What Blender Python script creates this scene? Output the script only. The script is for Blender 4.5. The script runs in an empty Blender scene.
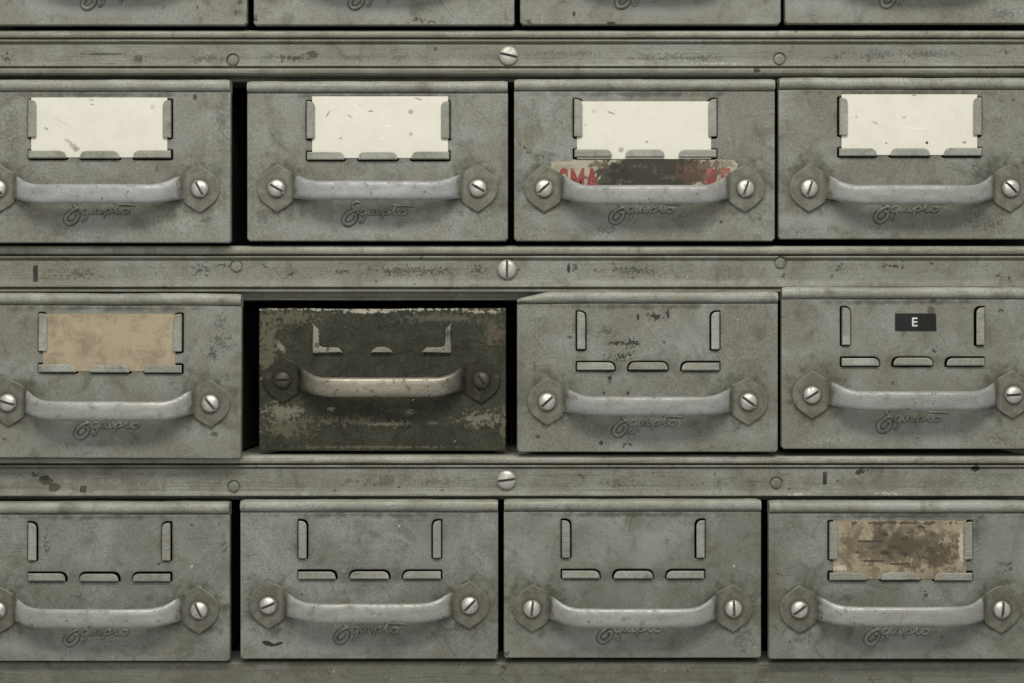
import bpy, bmesh, math, random
from mathutils import Vector, Matrix, noise as mnoise

S = bpy.context.scene
C = S.collection
MM = 0.001
CX, CY = 512.0, 341.5          # picture centre; one millimetre of the drawer fronts is one pixel
random.seed(7)

SCX = 100.5                     # half the distance between a handle's two screws
# ------------------------------------------------------------------ materials
class NB:
    def __init__(self, name):
        self.m = bpy.data.materials.new(name); self.m.use_nodes = True
        self.t = self.m.node_tree; self.t.nodes.clear()
        self.out = self.n('ShaderNodeOutputMaterial')
        self.b = self.n('ShaderNodeBsdfPrincipled')
        self.l(self.b.outputs[0], self.out.inputs['Surface'])
    def n(self, kind, **kw):
        x = self.t.nodes.new(kind)
        for k, v in kw.items(): setattr(x, k, v)
        return x
    def l(self, a, b): self.t.links.new(a, b)
    def put(self, sock, v):
        if hasattr(v, 'node'): self.l(v, sock)
        else: sock.default_value = v
    def math(self, op, a, b=0.0, c=0.0, clamp=False):
        x = self.n('ShaderNodeMath', operation=op, use_clamp=clamp)
        for s, v in zip(x.inputs, (a, b, c)): self.put(s, v)
        return x.outputs[0]
    def rng(self, v, a, b, c=0.0, d=1.0):
        x = self.n('ShaderNodeMapRange', interpolation_type='SMOOTHSTEP')
        for s, q in zip(x.inputs, (v, a, b, c, d)): self.put(s, q)
        return x.outputs[0]
    def mix(self, f, a, b, mode='MIX'):
        x = self.n('ShaderNodeMix', data_type='RGBA', blend_type=mode)
        self.put(x.inputs['Factor'], f)
        ia = [s for s in x.inputs if s.name == 'A' and s.type == 'RGBA'][0]
        ib = [s for s in x.inputs if s.name == 'B' and s.type == 'RGBA'][0]
        self.put(ia, a if hasattr(a, 'node') else (*a, 1)); self.put(ib, b if hasattr(b, 'node') else (*b, 1))
        return [s for s in x.outputs if s.type == 'RGBA'][0]
    def noise(self, vec, scale, detail=4.0, rough=.55, dist=0.0):
        x = self.n('ShaderNodeTexNoise', noise_dimensions='3D')
        self.l(vec, x.inputs['Vector'])
        x.inputs['Scale'].default_value = scale; x.inputs['Detail'].default_value = detail
        x.inputs['Roughness'].default_value = rough; x.inputs['Distortion'].default_value = dist
        return x.outputs['Fac']
    def mapping(self, vec, loc=(0,0,0), rot=(0,0,0), scale=(1,1,1), kind='POINT'):
        x = self.n('ShaderNodeMapping', vector_type=kind)
        self.l(vec, x.inputs['Vector'])
        x.inputs['Location'].default_value = loc; x.inputs['Rotation'].default_value = rot; x.inputs['Scale'].default_value = scale
        return x.outputs[0]
    def coords(self, seed=0.0, per_object=True):
        tc = self.n('ShaderNodeTexCoord')
        raw = self.mapping(tc.outputs['Object'], scale=(1000, 1000, 1000))          # local millimetres
        v = self.mapping(raw, loc=(seed*317.3, seed*71.9, seed*133.7))
        if per_object:
            oi = self.n('ShaderNodeObjectInfo')
            a = self.n('ShaderNodeVectorMath', operation='SCALE'); a.inputs[0].default_value = (911, 403, 677)
            self.l(oi.outputs['Random'], a.inputs['Scale'])
            p = self.n('ShaderNodeVectorMath', operation='ADD'); self.l(v, p.inputs[0]); self.l(a.outputs[0], p.inputs[1])
            v = p.outputs[0]
        return raw, v

DARK = (0.022, 0.021, 0.016); BROWN = (0.085, 0.075, 0.05); PALE = (0.42, 0.42, 0.37); RUST = (0.10, 0.065, 0.04)

def blob_mask(nb, raw, v, cx, cz, rx, rz, ang=0, ns=.2, k=.6, soft=.25, bias=0.0, box=False):
    p = nb.mapping(raw, loc=(cx, 0, cz), rot=(0, math.radians(-ang), 0), scale=(rx, 1e5, rz), kind='TEXTURE')
    ln = nb.n('ShaderNodeVectorMath', operation='LENGTH'); nb.l(p, ln.inputs[0])
    dist = ln.outputs['Value']
    if box:
        sp = nb.n('ShaderNodeSeparateXYZ'); nb.l(p, sp.inputs[0])
        dist = nb.math('MAXIMUM', nb.math('ABSOLUTE', sp.outputs['X']), nb.math('ABSOLUTE', sp.outputs['Z']))
    nz = nb.math('MULTIPLY', nb.math('SUBTRACT', nb.noise(v, ns, 4, .6), .5), k*2)
    val = nb.math('ADD', nb.math('SUBTRACT', 1.0-bias, dist), nz)
    return nb.rng(val, 0.0, soft)

def paint(name, base=(.205, .212, .165), lite=(.27, .28, .235), dark=(.125, .125, .092), seed=0.0, blobs=(), rough=.5,
          metal=0.0, grain=.5, bump=.45, speck=.735, spec=.3, scratch=.45, warm=.35, streak=0.0):
    nb = NB(name); raw, v = nb.coords(seed)
    low = nb.noise(v, .016, 5, .58, .6)
    mid = nb.noise(v, .045, 6, .58, .8)
    fine = nb.noise(v, .42, 3, .65)
    grn = nb.noise(v, .8, 3, .75)
    col = nb.mix(nb.rng(low, .38, .68), base, lite)
    col = nb.mix(nb.math('MULTIPLY', nb.rng(mid, .50, .76), .7), col, dark)
    wn = nb.noise(nb.mapping(v, loc=(55, 9, 21)), .03, 4, .6)
    col = nb.mix(nb.math('MULTIPLY', nb.rng(wn, .5, .72), warm), col, (base[0]*.92, base[1]*.82, base[2]*.66))
    # fine speckle of the old sprayed paint
    g = nb.math('ADD', nb.math('MULTIPLY', nb.math('SUBTRACT', grn, .5), grain*3.4), nb.math('MULTIPLY', nb.math('SUBTRACT', fine, .5), grain*1.1))
    g = nb.math('ADD', g, 1.0)
    gc = nb.n('ShaderNodeCombineColor')
    for i in range(3): nb.l(g, gc.inputs[i])
    col = nb.mix(1.0, col, gc.outputs[0], 'MULTIPLY')
    # small chips and hairline scratches
    ch = nb.noise(nb.mapping(v, loc=(13, 77, 5)), .11, 3, .5)
    chm = nb.rng(ch, speck, speck+.02)
    col = nb.mix(nb.math('MULTIPLY', chm, .8), col, (.05, .045, .032))
    ch2 = nb.noise(nb.mapping(v, loc=(3, 17, 95)), .19, 2, .5)
    col = nb.mix(nb.math('MULTIPLY', nb.rng(ch2, speck+.045, speck+.06), .5), col, PALE)
    lt = (min(base[0]*1.75, .5), min(base[1]*1.75, .5), min(base[2]*1.75, .5)); dk = (base[0]*.42, base[1]*.4, base[2]*.36)
    for q, (ang, off, tone) in enumerate(((.5, 0, lt), (-.9, 40, dk), (1.35, 90, lt), (.08, 160, dk))):
        st = nb.mapping(nb.mapping(v, rot=(0, ang, 0)), loc=(off, 0, off), scale=(.035, .5, .9))
        sn_ = nb.noise(st, 1.0, 2, .45)
        pt = nb.noise(nb.mapping(v, loc=(400+off*3, 0, off)), .02, 3, .55)
        scm = nb.math('MULTIPLY', nb.rng(sn_, .64, .70), nb.rng(pt, .50, .60))
        col = nb.mix(nb.math('MULTIPLY', scm, scratch), col, tone)
    if streak:
        sk = nb.noise(nb.mapping(v, scale=(.012, .3, .55)), 1.0, 4, .6)
        col = nb.mix(nb.math('MULTIPLY', nb.rng(sk, .54, .72), streak), col, dk)
        sk2 = nb.noise(nb.mapping(v, loc=(77, 0, 30), scale=(.02, .3, .7)), 1.0, 4, .6)
        col = nb.mix(nb.math('MULTIPLY', nb.rng(sk2, .58, .74), streak), col, lt)
    hgt = nb.math('ADD', nb.math('MULTIPLY', low, 2.2), nb.math('ADD', nb.math('MULTIPLY', mid, .35), nb.math('MULTIPLY', fine, .06)))
    hgt = nb.math('SUBTRACT', hgt, nb.math('MULTIPLY', chm, .12))
    rv = nb.math('ADD', rough-.12, nb.math('MULTIPLY', mid, .28))
    for b in blobs:
        (cx, cz, rx, rz), o = b
        f = blob_mask(nb, raw, v, cx, cz, rx, rz, o.get('ang', 0), o.get('ns', .2), o.get('k', .6), o.get('soft', .25), o.get('bias', 0.0), o.get('box', False))
        f = nb.math('MULTIPLY', f, o.get('op', .85))
        col = nb.mix(f, col, o.get('col', DARK))
        if o.get('dent'): hgt = nb.math('SUBTRACT', hgt, nb.math('MULTIPLY', f, o['dent']))
    bp = nb.n('ShaderNodeBump'); bp.inputs['Strength'].default_value = bump; bp.inputs['Distance'].default_value = .0012
    nb.l(hgt, bp.inputs['Height']); nb.l(bp.outputs[0], nb.b.inputs['Normal'])
    nb.l(col, nb.b.inputs['Base Color']); nb.l(rv, nb.b.inputs['Roughness'])
    nb.b.inputs['Metallic'].default_value = metal
    nb.b.inputs['Specular IOR Level'].default_value = spec
    return nb.m

def handle_mat(name, strap, plate, dirt, seed, metal=.2, rough=.44, wear=.6, wearcol=(.10, .085, .06), bend0=78):
    nb = NB(name); raw, v = nb.coords(seed)
    sx = nb.n('ShaderNodeSeparateXYZ'); nb.l(raw, sx.inputs[0])
    ax = nb.math('ABSOLUTE', sx.outputs['X'])
    wob = nb.noise(v, .12, 4, .6)
    on_plate = nb.rng(nb.math('ADD', ax, nb.math('MULTIPLY', nb.math('SUBTRACT', wob, .5), 8)), 79, 85)
    st = nb.noise(nb.mapping(v, scale=(.25, 1, 1)), .12, 5, .6)
    col = nb.mix(nb.rng(st, .35, .7), strap, (strap[0]*1.28, strap[1]*1.28, strap[2]*1.32))
    col = nb.mix(on_plate, col, nb.mix(nb.rng(wob, .38, .62), plate, (plate[0]*.70, plate[1]*.68, plate[2]*.60)))
    d = nb.noise(nb.mapping(v, loc=(31, 5, 77)), .1, 5, .62)
    col = nb.mix(nb.math('MULTIPLY', nb.rng(d, .54, .7), wear), col, dirt)
    d2 = nb.noise(nb.mapping(v, loc=(1, 5, 177)), .2, 3, .55)
    col = nb.mix(nb.math('MULTIPLY', nb.rng(d2, .67, .70), .8), col, wearcol)
    # grease and the shade of the fold, painted dark along the bends
    bend = nb.math('MULTIPLY', nb.rng(nb.math('ADD', ax, nb.math('MULTIPLY', nb.math('SUBTRACT', wob, .5), 12)), bend0, 84), nb.math('SUBTRACT', 1.0, nb.rng(ax, 84.5, 89)))
    col = nb.mix(nb.math('MULTIPLY', bend, .62), col, (plate[0]*.42, plate[1]*.40, plate[2]*.34))
    # rubbed plate edges, old grease and countersink shade painted round the screw heads
    tn = nb.n('ShaderNodeTexCoord'); sn = nb.n('ShaderNodeSeparateXYZ'); nb.l(tn.outputs['Normal'], sn.inputs[0])
    edge = nb.math('MULTIPLY', nb.math('SUBTRACT', 1.0, nb.rng(nb.math('ABSOLUTE', sn.outputs['Y']), .55, .95)), nb.rng(ax, 84, 86))
    edge = nb.math('MULTIPLY', edge, nb.rng(wob, .35, .6, .35, 1.0))
    col = nb.mix(edge, col, (plate[0]*1.7+.03, plate[1]*1.7+.03, plate[2]*1.65+.025))
    rx = nb.math('SUBTRACT', ax, SCX)
    rr = nb.math('SQRT', nb.math('ADD', nb.math('MULTIPLY', rx, rx), nb.math('MULTIPLY', sx.outputs['Z'], sx.outputs['Z'])))
    ring = nb.math('SUBTRACT', 1.0, nb.rng(nb.math('ADD', rr, nb.math('MULTIPLY', nb.math('SUBTRACT', wob, .5), 6)), 9.4, 13.0))
    col = nb.mix(nb.math('MULTIPLY', ring, .6), col, (plate[0]*.4, plate[1]*.38, plate[2]*.33))
    grn = nb.noise(v, .9, 2, .7)
    g = nb.math('ADD', .6, nb.math('MULTIPLY', grn, .8))
    gc = nb.n('ShaderNodeCombineColor')
    for i in range(3): nb.l(g, gc.inputs[i])
    col = nb.mix(1.0, col, gc.outputs[0], 'MULTIPLY')
    bp = nb.n('ShaderNodeBump'); bp.inputs['Strength'].default_value = .35; bp.inputs['Distance'].default_value = .0012
    h = nb.math('ADD', nb.noise(v, .05, 4, .55), nb.math('MULTIPLY', nb.noise(v, .4, 3, .6), .12))
    nb.l(h, bp.inputs['Height']); nb.l(bp.outputs[0], nb.b.inputs['Normal'])
    nb.l(col, nb.b.inputs['Base Color'])
    nb.l(nb.math('ADD', nb.math('ADD', rough, nb.math('MULTIPLY', on_plate, .15)), nb.rng(d, .4, .65, -.04, .22)), nb.b.inputs['Roughness'])
    nb.b.inputs['Metallic'].default_value = metal
    return nb.m

def screw_mat(name, c, dirt, metal=.75, rough=.33, seed=1.0, amount=.6, R=8.7, H=5.4):
    nb = NB(name); raw, v = nb.coords(seed)
    n = nb.noise(v, .22, 5, .65)
    col = nb.mix(nb.math('MULTIPLY', nb.rng(n, .5, .66), amount), c, dirt)
    q = nb.n('ShaderNodeSeparateXYZ'); nb.l(raw, q.inputs[0])
    r2 = nb.math('SQRT', nb.math('ADD', nb.math('MULTIPLY', q.outputs['X'], q.outputs['X']), nb.math('MULTIPLY', q.outputs['Z'], q.outputs['Z'])))
    dome = nb.math('ADD', .9, nb.math('MULTIPLY', H-.9, nb.math('SQRT', nb.math('SUBTRACT', 1.0, nb.math('POWER', nb.math('DIVIDE', r2, R), 2/.85), clamp=True))))
    slot = nb.rng(nb.math('ADD', dome, q.outputs['Y']), .5, 1.3)
    col = nb.mix(nb.math('MULTIPLY', slot, .85), col, (.035, .032, .023))
    nb.l(nb.math('MULTIPLY', nb.math('SUBTRACT', 1.0, slot), metal), nb.b.inputs['Metallic'])
    nb.l(col, nb.b.inputs['Base Color'])
    nb.l(nb.rng(n, .4, .7, rough, rough+.3), nb.b.inputs['Roughness'])
    bp = nb.n('ShaderNodeBump'); bp.inputs['Strength'].default_value = .35; bp.inputs['Distance'].default_value = .001
    bp.inputs['Strength'].default_value = .2
    nb.l(nb.noise(v, .3, 4, .6), bp.inputs['Height']); nb.l(bp.outputs[0], nb.b.inputs['Normal'])
    return nb.m

def card_mat(name, base, blot, seed, amount, blobs=(), fibre=.06):
    nb = NB(name); raw, v = nb.coords(seed)
    n = nb.noise(v, .055, 7, .7, .5)
    col = nb.mix(nb.math('MULTIPLY', nb.rng(n, .42, .72), amount), base, blot)
    f = nb.noise(v, .8, 3, .6)
    g = nb.math('ADD', 1.0-fibre, nb.math('MULTIPLY', f, fibre*2))
    gc = nb.n('ShaderNodeCombineColor')
    for i in range(3): nb.l(g, gc.inputs[i])
    col = nb.mix(1.0, col, gc.outputs[0], 'MULTIPLY')
    for (cx, cz, rx, rz), o in blobs:
        m = blob_mask(nb, raw, v, cx, cz, rx, rz, o.get('ang', 0), o.get('ns', .2), o.get('k', .6), o.get('soft', .25), o.get('bias', 0.0), o.get('box', False))
        col = nb.mix(nb.math('MULTIPLY', m, o.get('op', .85)), col, o.get('col', DARK))
    nb.l(col, nb.b.inputs['Base Color']); nb.b.inputs['Roughness'].default_value = .75
    nb.b.inputs['Specular IOR Level'].default_value = .25
    bp = nb.n('ShaderNodeBump'); bp.inputs['Strength'].default_value = .3; bp.inputs['Distance'].default_value = .001
    nb.l(nb.math('ADD', n, nb.math('MULTIPLY', f, .1)), bp.inputs['Height']); nb.l(bp.outputs[0], nb.b.inputs['Normal'])
    return nb.m

def plain(name, c, rough=.6, var=.25, seed=0.0, scale=.15):
    nb = NB(name); raw, v = nb.coords(seed)
    n = nb.noise(v, scale, 4, .6)
    col = nb.mix(nb.rng(n, .3, .7), (c[0]*(1-var), c[1]*(1-var), c[2]*(1-var)), (c[0]*(1+var), c[1]*(1+var), c[2]*(1+var)))
    nb.l(col, nb.b.inputs['Base Color']); nb.b.inputs['Roughness'].default_value = rough
    return nb.m

# ------------------------------------------------------------------ mesh helpers
def link_mesh(name, me, mat, parent=None, loc=(0, 0, 0), rot=(0, 0, 0)):
    o = bpy.data.objects.new(name, me)
    if mat is not None and len(me.materials) == 0: me.materials.append(mat)
    C.objects.link(o); o.parent = parent; o.location = loc; o.rotation_euler = rot
    return o

def share(name, me, mat, parent, loc=(0, 0, 0), rot=(0, 0, 0)):
    """object on shared mesh data with a material of its own"""
    o = bpy.data.objects.new(name, me)
    C.objects.link(o); o.parent = parent; o.location = loc; o.rotation_euler = rot
    if len(me.materials) == 0: me.materials.append(mat)
    o.material_slots[0].link = 'OBJECT'; o.material_slots[0].material = mat
    return o

def bm_mesh(bm, name, smooth=True, ang=35):
    bmesh.ops.recalc_face_normals(bm, faces=bm.faces)
    me = bpy.data.meshes.new(name); bm.to_mesh(me); bm.free()
    if smooth:
        me.polygons.foreach_set('use_smooth', [True]*len(me.polygons))
        me.set_sharp_from_angle(angle=math.radians(ang))
    return me

def evaluated(ob):
    dg = bpy.context.evaluated_depsgraph_get()
    return bpy.data.meshes.new_from_object(ob.evaluated_get(dg))

def plate_mesh(name, outline, holes=(), d0=-2.0, d1=0.0, bev=.8, bres=2):
    """flat plate with bevelled edges and real holes; outline in (x, z) mm, depth d0..d1 towards the viewer (-y)"""
    cu = bpy.data.curves.new(name, 'CURVE'); cu.dimensions = '2D'; cu.fill_mode = 'BOTH'
    for pts in (outline, *holes):
        sp = cu.splines.new('POLY'); sp.points.add(len(pts)-1); sp.use_cyclic_u = True
        for p, q in zip(sp.points, pts): p.co = (q[0], q[1], 0, 1)
    cu.extrude = (d1-d0)/2 - bev; cu.bevel_depth = bev; cu.bevel_resolution = bres; cu.offset = -bev
    ob = bpy.data.objects.new(name, cu); C.objects.link(ob)
    me = evaluated(ob); bpy.data.objects.remove(ob); bpy.data.curves.remove(cu)
    mid = (d0+d1)/2
    for v in me.vertices:
        x, y, z = v.co; v.co = (x*MM, -(z+mid)*MM, y*MM)
    me.name = name
    me.polygons.foreach_set('use_smooth', [True]*len(me.polygons))
    me.set_sharp_from_angle(angle=math.radians(30))
    return me

def boolean(me, cutters):
    a = bpy.data.objects.new('work', me); C.objects.link(a); tmp = [a]
    for c in cutters:
        b = bpy.data.objects.new('cut', c); C.objects.link(b); tmp.append(b)
        md = a.modifiers.new('b', 'BOOLEAN'); md.operation = 'DIFFERENCE'; md.solver = 'EXACT'; md.object = b
    r = evaluated(a)
    for t in tmp: bpy.data.objects.remove(t)
    r.name = me.name
    return r

def extrude_profile(bm, prof, x0, x1, nx=2, zfun=None, closed=True):
    """prof: (z, depth) loop in mm, swept along x"""
    rings = []
    for i in range(nx+1):
        x = x0 + (x1-x0)*i/nx
        rings.append([bm.verts.new((x*MM, -d*MM, (z if zfun is None else zfun(x, z))*MM)) for z, d in prof])
    n = len(prof)
    for a, b in zip(rings, rings[1:]):
        for j in range(n if closed else n-1):
            k = (j+1) % n
            bm.faces.new((a[j], a[k], b[k], b[j]))
    if closed:
        bm.faces.new(rings[0]); bm.faces.new(rings[-1][::-1])

def box(bm, x0, x1, d0, d1, z0, z1):
    extrude_profile(bm, [(z0, d0), (z0, d1), (z1, d1), (z1, d0)], x0, x1, 1)

def rounded(pts, radii, seg=5):
    out = []
    n = len(pts)
    for i, p in enumerate(pts):
        r = radii[i] if isinstance(radii, (list, tuple)) else radii
        p = Vector(p); a = Vector(pts[i-1]); b = Vector(pts[(i+1) % n])
        if r <= 0: out.append(tuple(p)); continue
        u = (a-p).normalized(); w = (b-p).normalized()
        p0 = p+u*r; p1 = p+w*r
        for k in range(seg+1):
            t = k/seg
            out.append(tuple((p0*(1-t)+p*t)*(1-t) + (p*(1-t)+p1*t)*t))
    return out

def lathe(prof, seg=40):
    """prof: (radius, depth) from rim to centre"""
    bm = bmesh.new(); rings = []
    for r, d in prof:
        if r < 1e-6: rings.append([bm.verts.new((0, -d*MM, 0))]); continue
        rings.append([bm.verts.new((r*math.cos(2*math.pi*k/seg)*MM, -d*MM, r*math.sin(2*math.pi*k/seg)*MM)) for k in range(seg)])
    for a, b in zip(rings, rings[1:]):
        for k in range(seg):
            j = (k+1) % seg
            if len(b) == 1: bm.faces.new((a[k], a[j], b[0]))
            else: bm.faces.new((a[k], a[j], b[j], b[k]))
    bm.faces.new(rings[0][::-1])
    return bm

def screw_mesh(name, R, H):
    prof = [(R*.86, -1.0), (R*.97, .2), (R, .9)]
    for k in range(1, 9):
        a = k/8*math.pi/2
        prof.append((R*math.cos(a)**.85 if k < 8 else 0, .9 + (H-.9)*math.sin(a)))
    me = bm_mesh(lathe(prof, 48), name)
    cb = bmesh.new(); box(cb, -R*1.4, R*1.4, H-3.7, H+3, -1.3, 1.3)
    r = boolean(me, [bm_mesh(cb, 'cut', False)])
    r.polygons.foreach_set('use_smooth', [True]*len(r.polygons)); r.set_sharp_from_angle(angle=math.radians(35))
    return r

def catmull(pts, n=7):
    out = []
    P = [pts[0]] + list(pts) + [pts[-1]]
    for i in range(1, len(P)-2):
        p0, p1, p2, p3 = (Vector(q) for q in P[i-1:i+3])
        for k in range(n):
            t = k/n
            out.append(.5*((2*p1)+(p2-p0)*t+(2*p0-5*p1+4*p2-p3)*t*t+(3*p1-p0-3*p2+p3)*t**3))
    out.append(Vector(pts[-1]))
    return out

def stroke_mesh(name, strokes, depth_scale=.8):
    cu = bpy.data.curves.new(name, 'CURVE'); cu.dimensions = '3D'; cu.bevel_depth = 1.0; cu.bevel_resolution = 2; cu.use_fill_caps = True
    for pts, r in strokes:
        q = catmull(pts)
        sp = cu.splines.new('POLY'); sp.points.add(len(q)-1)
        for i, (p, c) in enumerate(zip(sp.points, q)):
            p.co = (c.x, c.y, 0, 1)
            t = i/(len(q)-1); p.radius = r*(.65+.35*math.sin(math.pi*min(1, max(0, t))))
    ob = bpy.data.objects.new(name, cu); C.objects.link(ob)
    me = evaluated(ob); bpy.data.objects.remove(ob); bpy.data.curves.remove(cu)
    for v in me.vertices:
        x, y, z = v.co; v.co = (x*MM, -(z*depth_scale)*MM, y*MM)
    me.name = name
    me.polygons.foreach_set('use_smooth', [True]*len(me.polygons))
    return me

def text_mesh(name, body, size, sx=1.0, bold=0.0, ext=.15):
    cu = bpy.data.curves.new(name, 'FONT'); cu.body = body; cu.size = size; cu.offset = bold; cu.extrude = ext
    cu.align_x = 'CENTER'; cu.align_y = 'BOTTOM_BASELINE'
    ob = bpy.data.objects.new(name, cu); C.objects.link(ob)
    me = evaluated(ob); bpy.data.objects.remove(ob); bpy.data.curves.remove(cu)
    for v in me.vertices:
        x, y, z = v.co; v.co = (x*sx*MM, -z*MM, y*MM)
    me.name = name
    return me

def thing(name, label, cat, loc, group=None):
    o = bpy.data.objects.new(name, None); C.objects.link(o)
    o.empty_display_size = .02; o.location = loc
    o['label'] = label; o['category'] = cat
    if group: o['group'] = group
    return o

# ------------------------------------------------------------------ shared drawer geometry (local: x from drawer centre, t down from the lip top)
DW = 261.0
def tabs_def():
    """label-holder tabs: outline (x right of left edge, t down), root edge side"""
    return [
        ([(60, 20.5), (68.2, 20.5), (68.2, 58), (60, 58)], [.8, 6.2, 1, .8], (60, 61.6, 21.5, 57.5)),
        ([(194, 20.5), (202.2, 20.5), (202.2, 58), (194, 58)], [6.2, .8, .8, 1], (200.6, 202.2, 21.5, 57.5)),
        ([(60, 71), (97.5, 71), (97.5, 78.8), (60, 78.8)], [.8, 7, .6, .8], (60.5, 96.5, 77.2, 78.8)),
        ([(111.5, 71), (150.5, 71), (150.5, 78.8), (111.5, 78.8)], [7, 7, .6, .6], (112.5, 149.5, 77.2, 78.8)),
        ([(164.5, 71), (202.2, 71), (202.2, 78.8), (164.5, 78.8)], [7, .8, .8, .6], (165.5, 201.7, 77.2, 78.8)),
    ]

def grow(poly, g):
    """offset a convex loop outwards"""
    n = len(poly); c = Vector((sum(p[0] for p in poly)/n, sum(p[1] for p in poly)/n)); out = []
    for i in range(n):
        a, b, d = Vector(poly[i-1]), Vector(poly[i]), Vector(poly[(i+1) % n])
        def nrm(p, q):
            e = (q-p).normalized(); m = Vector((e.y, -e.x))
            return m if m.dot((p+q)/2-c) > 0 else -m
        n1, n2 = nrm(a, b), nrm(b, d)
        m = (n1+n2).normalized()
        out.append(tuple(b + m*(g/max(.5, m.dot(n1)))))
    return out

TAB_MESH = []
HOLES = []
for poly, rad, root in tabs_def():
    loc = [(x-DW/2, -t) for x, t in poly]
    pl = plate_mesh('label_tab', rounded(loc, rad, 6), (), 1.0, 3.1, 1.0, 3)
    bm = bmesh.new(); bm.from_mesh(pl)
    x0, x1, t0, t1 = root
    box(bm, x0-DW/2+.25, x1-DW/2-.25, -1.6, 2.3, -t1+.25, -t0-.25)
    TAB_MESH.append(bm_mesh(bm, 'label_tab', True, 30))
    HOLES.append(rounded(grow(loc, 1.2), [q+.6 for q in rad], 6))

def panel_mesh(H, seed, W=DW):
    R = random.Random(seed)
    top = 12.4
    c = 2.2 + R.uniform(-.5, .7)
    w = W/2
    out = [(-w, -top), (w, -top), (w, -H+c), (w-c*.5, -H+c*.55), (w-c, -H), (-w+c, -H), (-w+c*.5, -H+c*.55), (-w, -H+c)]
    return plate_mesh('front_panel', out, HOLES, -9, 0, 1.3, 3)

LIP_PROF = [(0, -12), (0, -1.5), (-.5, .4), (-1.8, 1.9), (-3.8, 3.0), (-6.2, 3.3), (-8.4, 2.7), (-10, 1.4), (-11, -.4), (-11.2, -3.5), (-13.2, -3.5), (-13.2, -12)]
def lip_mesh(seed, bent=False, W=DW):
    bm = bmesh.new(); w = W/2
    def zf(x, z):
        q = z + .55*mnoise.noise(Vector((x*.02, seed*7.1, 0))) + .25*mnoise.noise(Vector((x*.09, seed*3.3, 4)))
        if bent:
            u = (x+w)/30.0
            if u < 1: q = -11 + (q+11)*(.35+.65*u) if z > -11 else q
        e = min(x+w, w-x)
        if e < 2.2 and z > -11: q = q - (2.2-e)*.5
        return q
    extrude_profile(bm, LIP_PROF, -w+.4, w-.4, 64, zf)
    return bm_mesh(bm, 'lip', True, 40)

# tray behind the front: floor, sides and back of an open box
def tray_mesh(H, W=DW):
    bm = bmesh.new(); w = W/2-9
    box(bm, -w, w, -270, -9.5, -H+5, -H+7)
    box(bm, -w, -w+1.5, -270, -9.5, -H+7.01, -16)
    box(bm, w-1.5, w, -270, -9.5, -H+7.01, -16)
    box(bm, -w+1.51, w-1.51, -270, -268, -H+7.01, -18)
    return bm_mesh(bm, 'tray', False)

# handle: two end plates and a bowed strap, pressed from one piece (origin: midway between the screws)
SCX = 100.5
def handle_mesh(sag=5.0):
    bm = bmesh.new()
    path = [(88.0, 2.55), (85.6, 2.8), (83.9, 3.5), (82.6, 5.2), (81.0, 7.8), (78.4, 11.2), (74.2, 14.6), (67.8, 18.0), (59, 21.0), (48, 23.2), (34, 24.5), (17, 24.9), (0, 25.0)]
    full = [(-x, d) for x, d in path] + [(x, d) for x, d in path[::-1][1:]]
    # resample smoothly
    sm = catmull(full, 4)
    rings = []
    for i, p in enumerate(sm):
        a = sm[max(0, i-1)]; b = sm[min(len(sm)-1, i+1)]
        t = (b-a).normalized(); n = Vector((-t.y, t.x))
        u = max(0.0, 84.5-abs(p.x))
        k = min(1, u/30.0); kb = min(1, u/36.0); k = 1-(1-k)**2.0; kb = 1-(1-kb)**1.8
        zt = 14.4 + (9.7-sag-14.4)*k; zb = -10.2 + (-9.9-sag+10.2)*kb
        fx = min(1.0, max(.0, u/7))
        ring = []
        M = 12
        for j in range(M+1):
            v = -1+2*j/M
            curl = 2.2*fx*abs(v)**3.6 + (.9*fx if abs(v) > .99 else 0)
            q = p - n*curl
            z = (zt+zb)/2 + v*(zt-zb)/2*(1 if abs(v) < .99 else .985)
            ring.append((q.x, q.y, z))
        for j in range(M+1):
            v = 1-2*j/M
            q = p - n*(2.2*fx*abs(v)**3.6*.9+1.9)
            z = (zt+zb)/2 + v*(zt-zb)/2*.955
            ring.append((q.x, q.y, z))
        rings.append([bm.verts.new((x*MM, -d*MM, z*MM)) for x, d, z in ring])
    n = len(rings[0])
    for a, b in zip(rings, rings[1:]):
        for j in range(n): bm.faces.new((a[j], a[(j+1) % n], b[(j+1) % n], b[j]))
    bm.faces.new(rings[0]); bm.faces.new(rings[-1][::-1])
    bmesh.ops.recalc_face_normals(bm, faces=bm.faces)
    for s in (-1, 1):
        pts = []
        for k in range(17):
            a = math.radians(126 + (234-126)*k/16)
            pts.append((19.3*math.cos(a), 19.3*math.sin(a)))
        loop = [(-.9, 23.2), (-6, 19.6)] + pts + [(-6, -19.6), (-.9, -23.2), (0, -23.6), (1.2, -23.1), (9, -18.6), (16.4, -13.4), (17.4, -6), (17.6, 0), (17.4, 7), (16.6, 15.4), (9, 19.6), (1.2, 23.3), (0, 23.7)]
        if s > 0: loop = [(-x, z) for x, z in loop]
        pm = plate_mesh('plate', [(x+s*SCX, z) for x, z in loop], (), .15, 2.7, .8, 2)
        bm.from_mesh(pm)
    me = bpy.data.meshes.new('handle'); bm.to_mesh(me); bm.free()
    me.polygons.foreach_set('use_smooth', [True]*len(me.polygons)); me.set_sharp_from_angle(angle=math.radians(40))
    return me

SCREW = screw_mesh('screw', 8.7, 5.4)
RAIL_SCREW = screw_mesh('screw', 9.7, 4.6)

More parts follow.
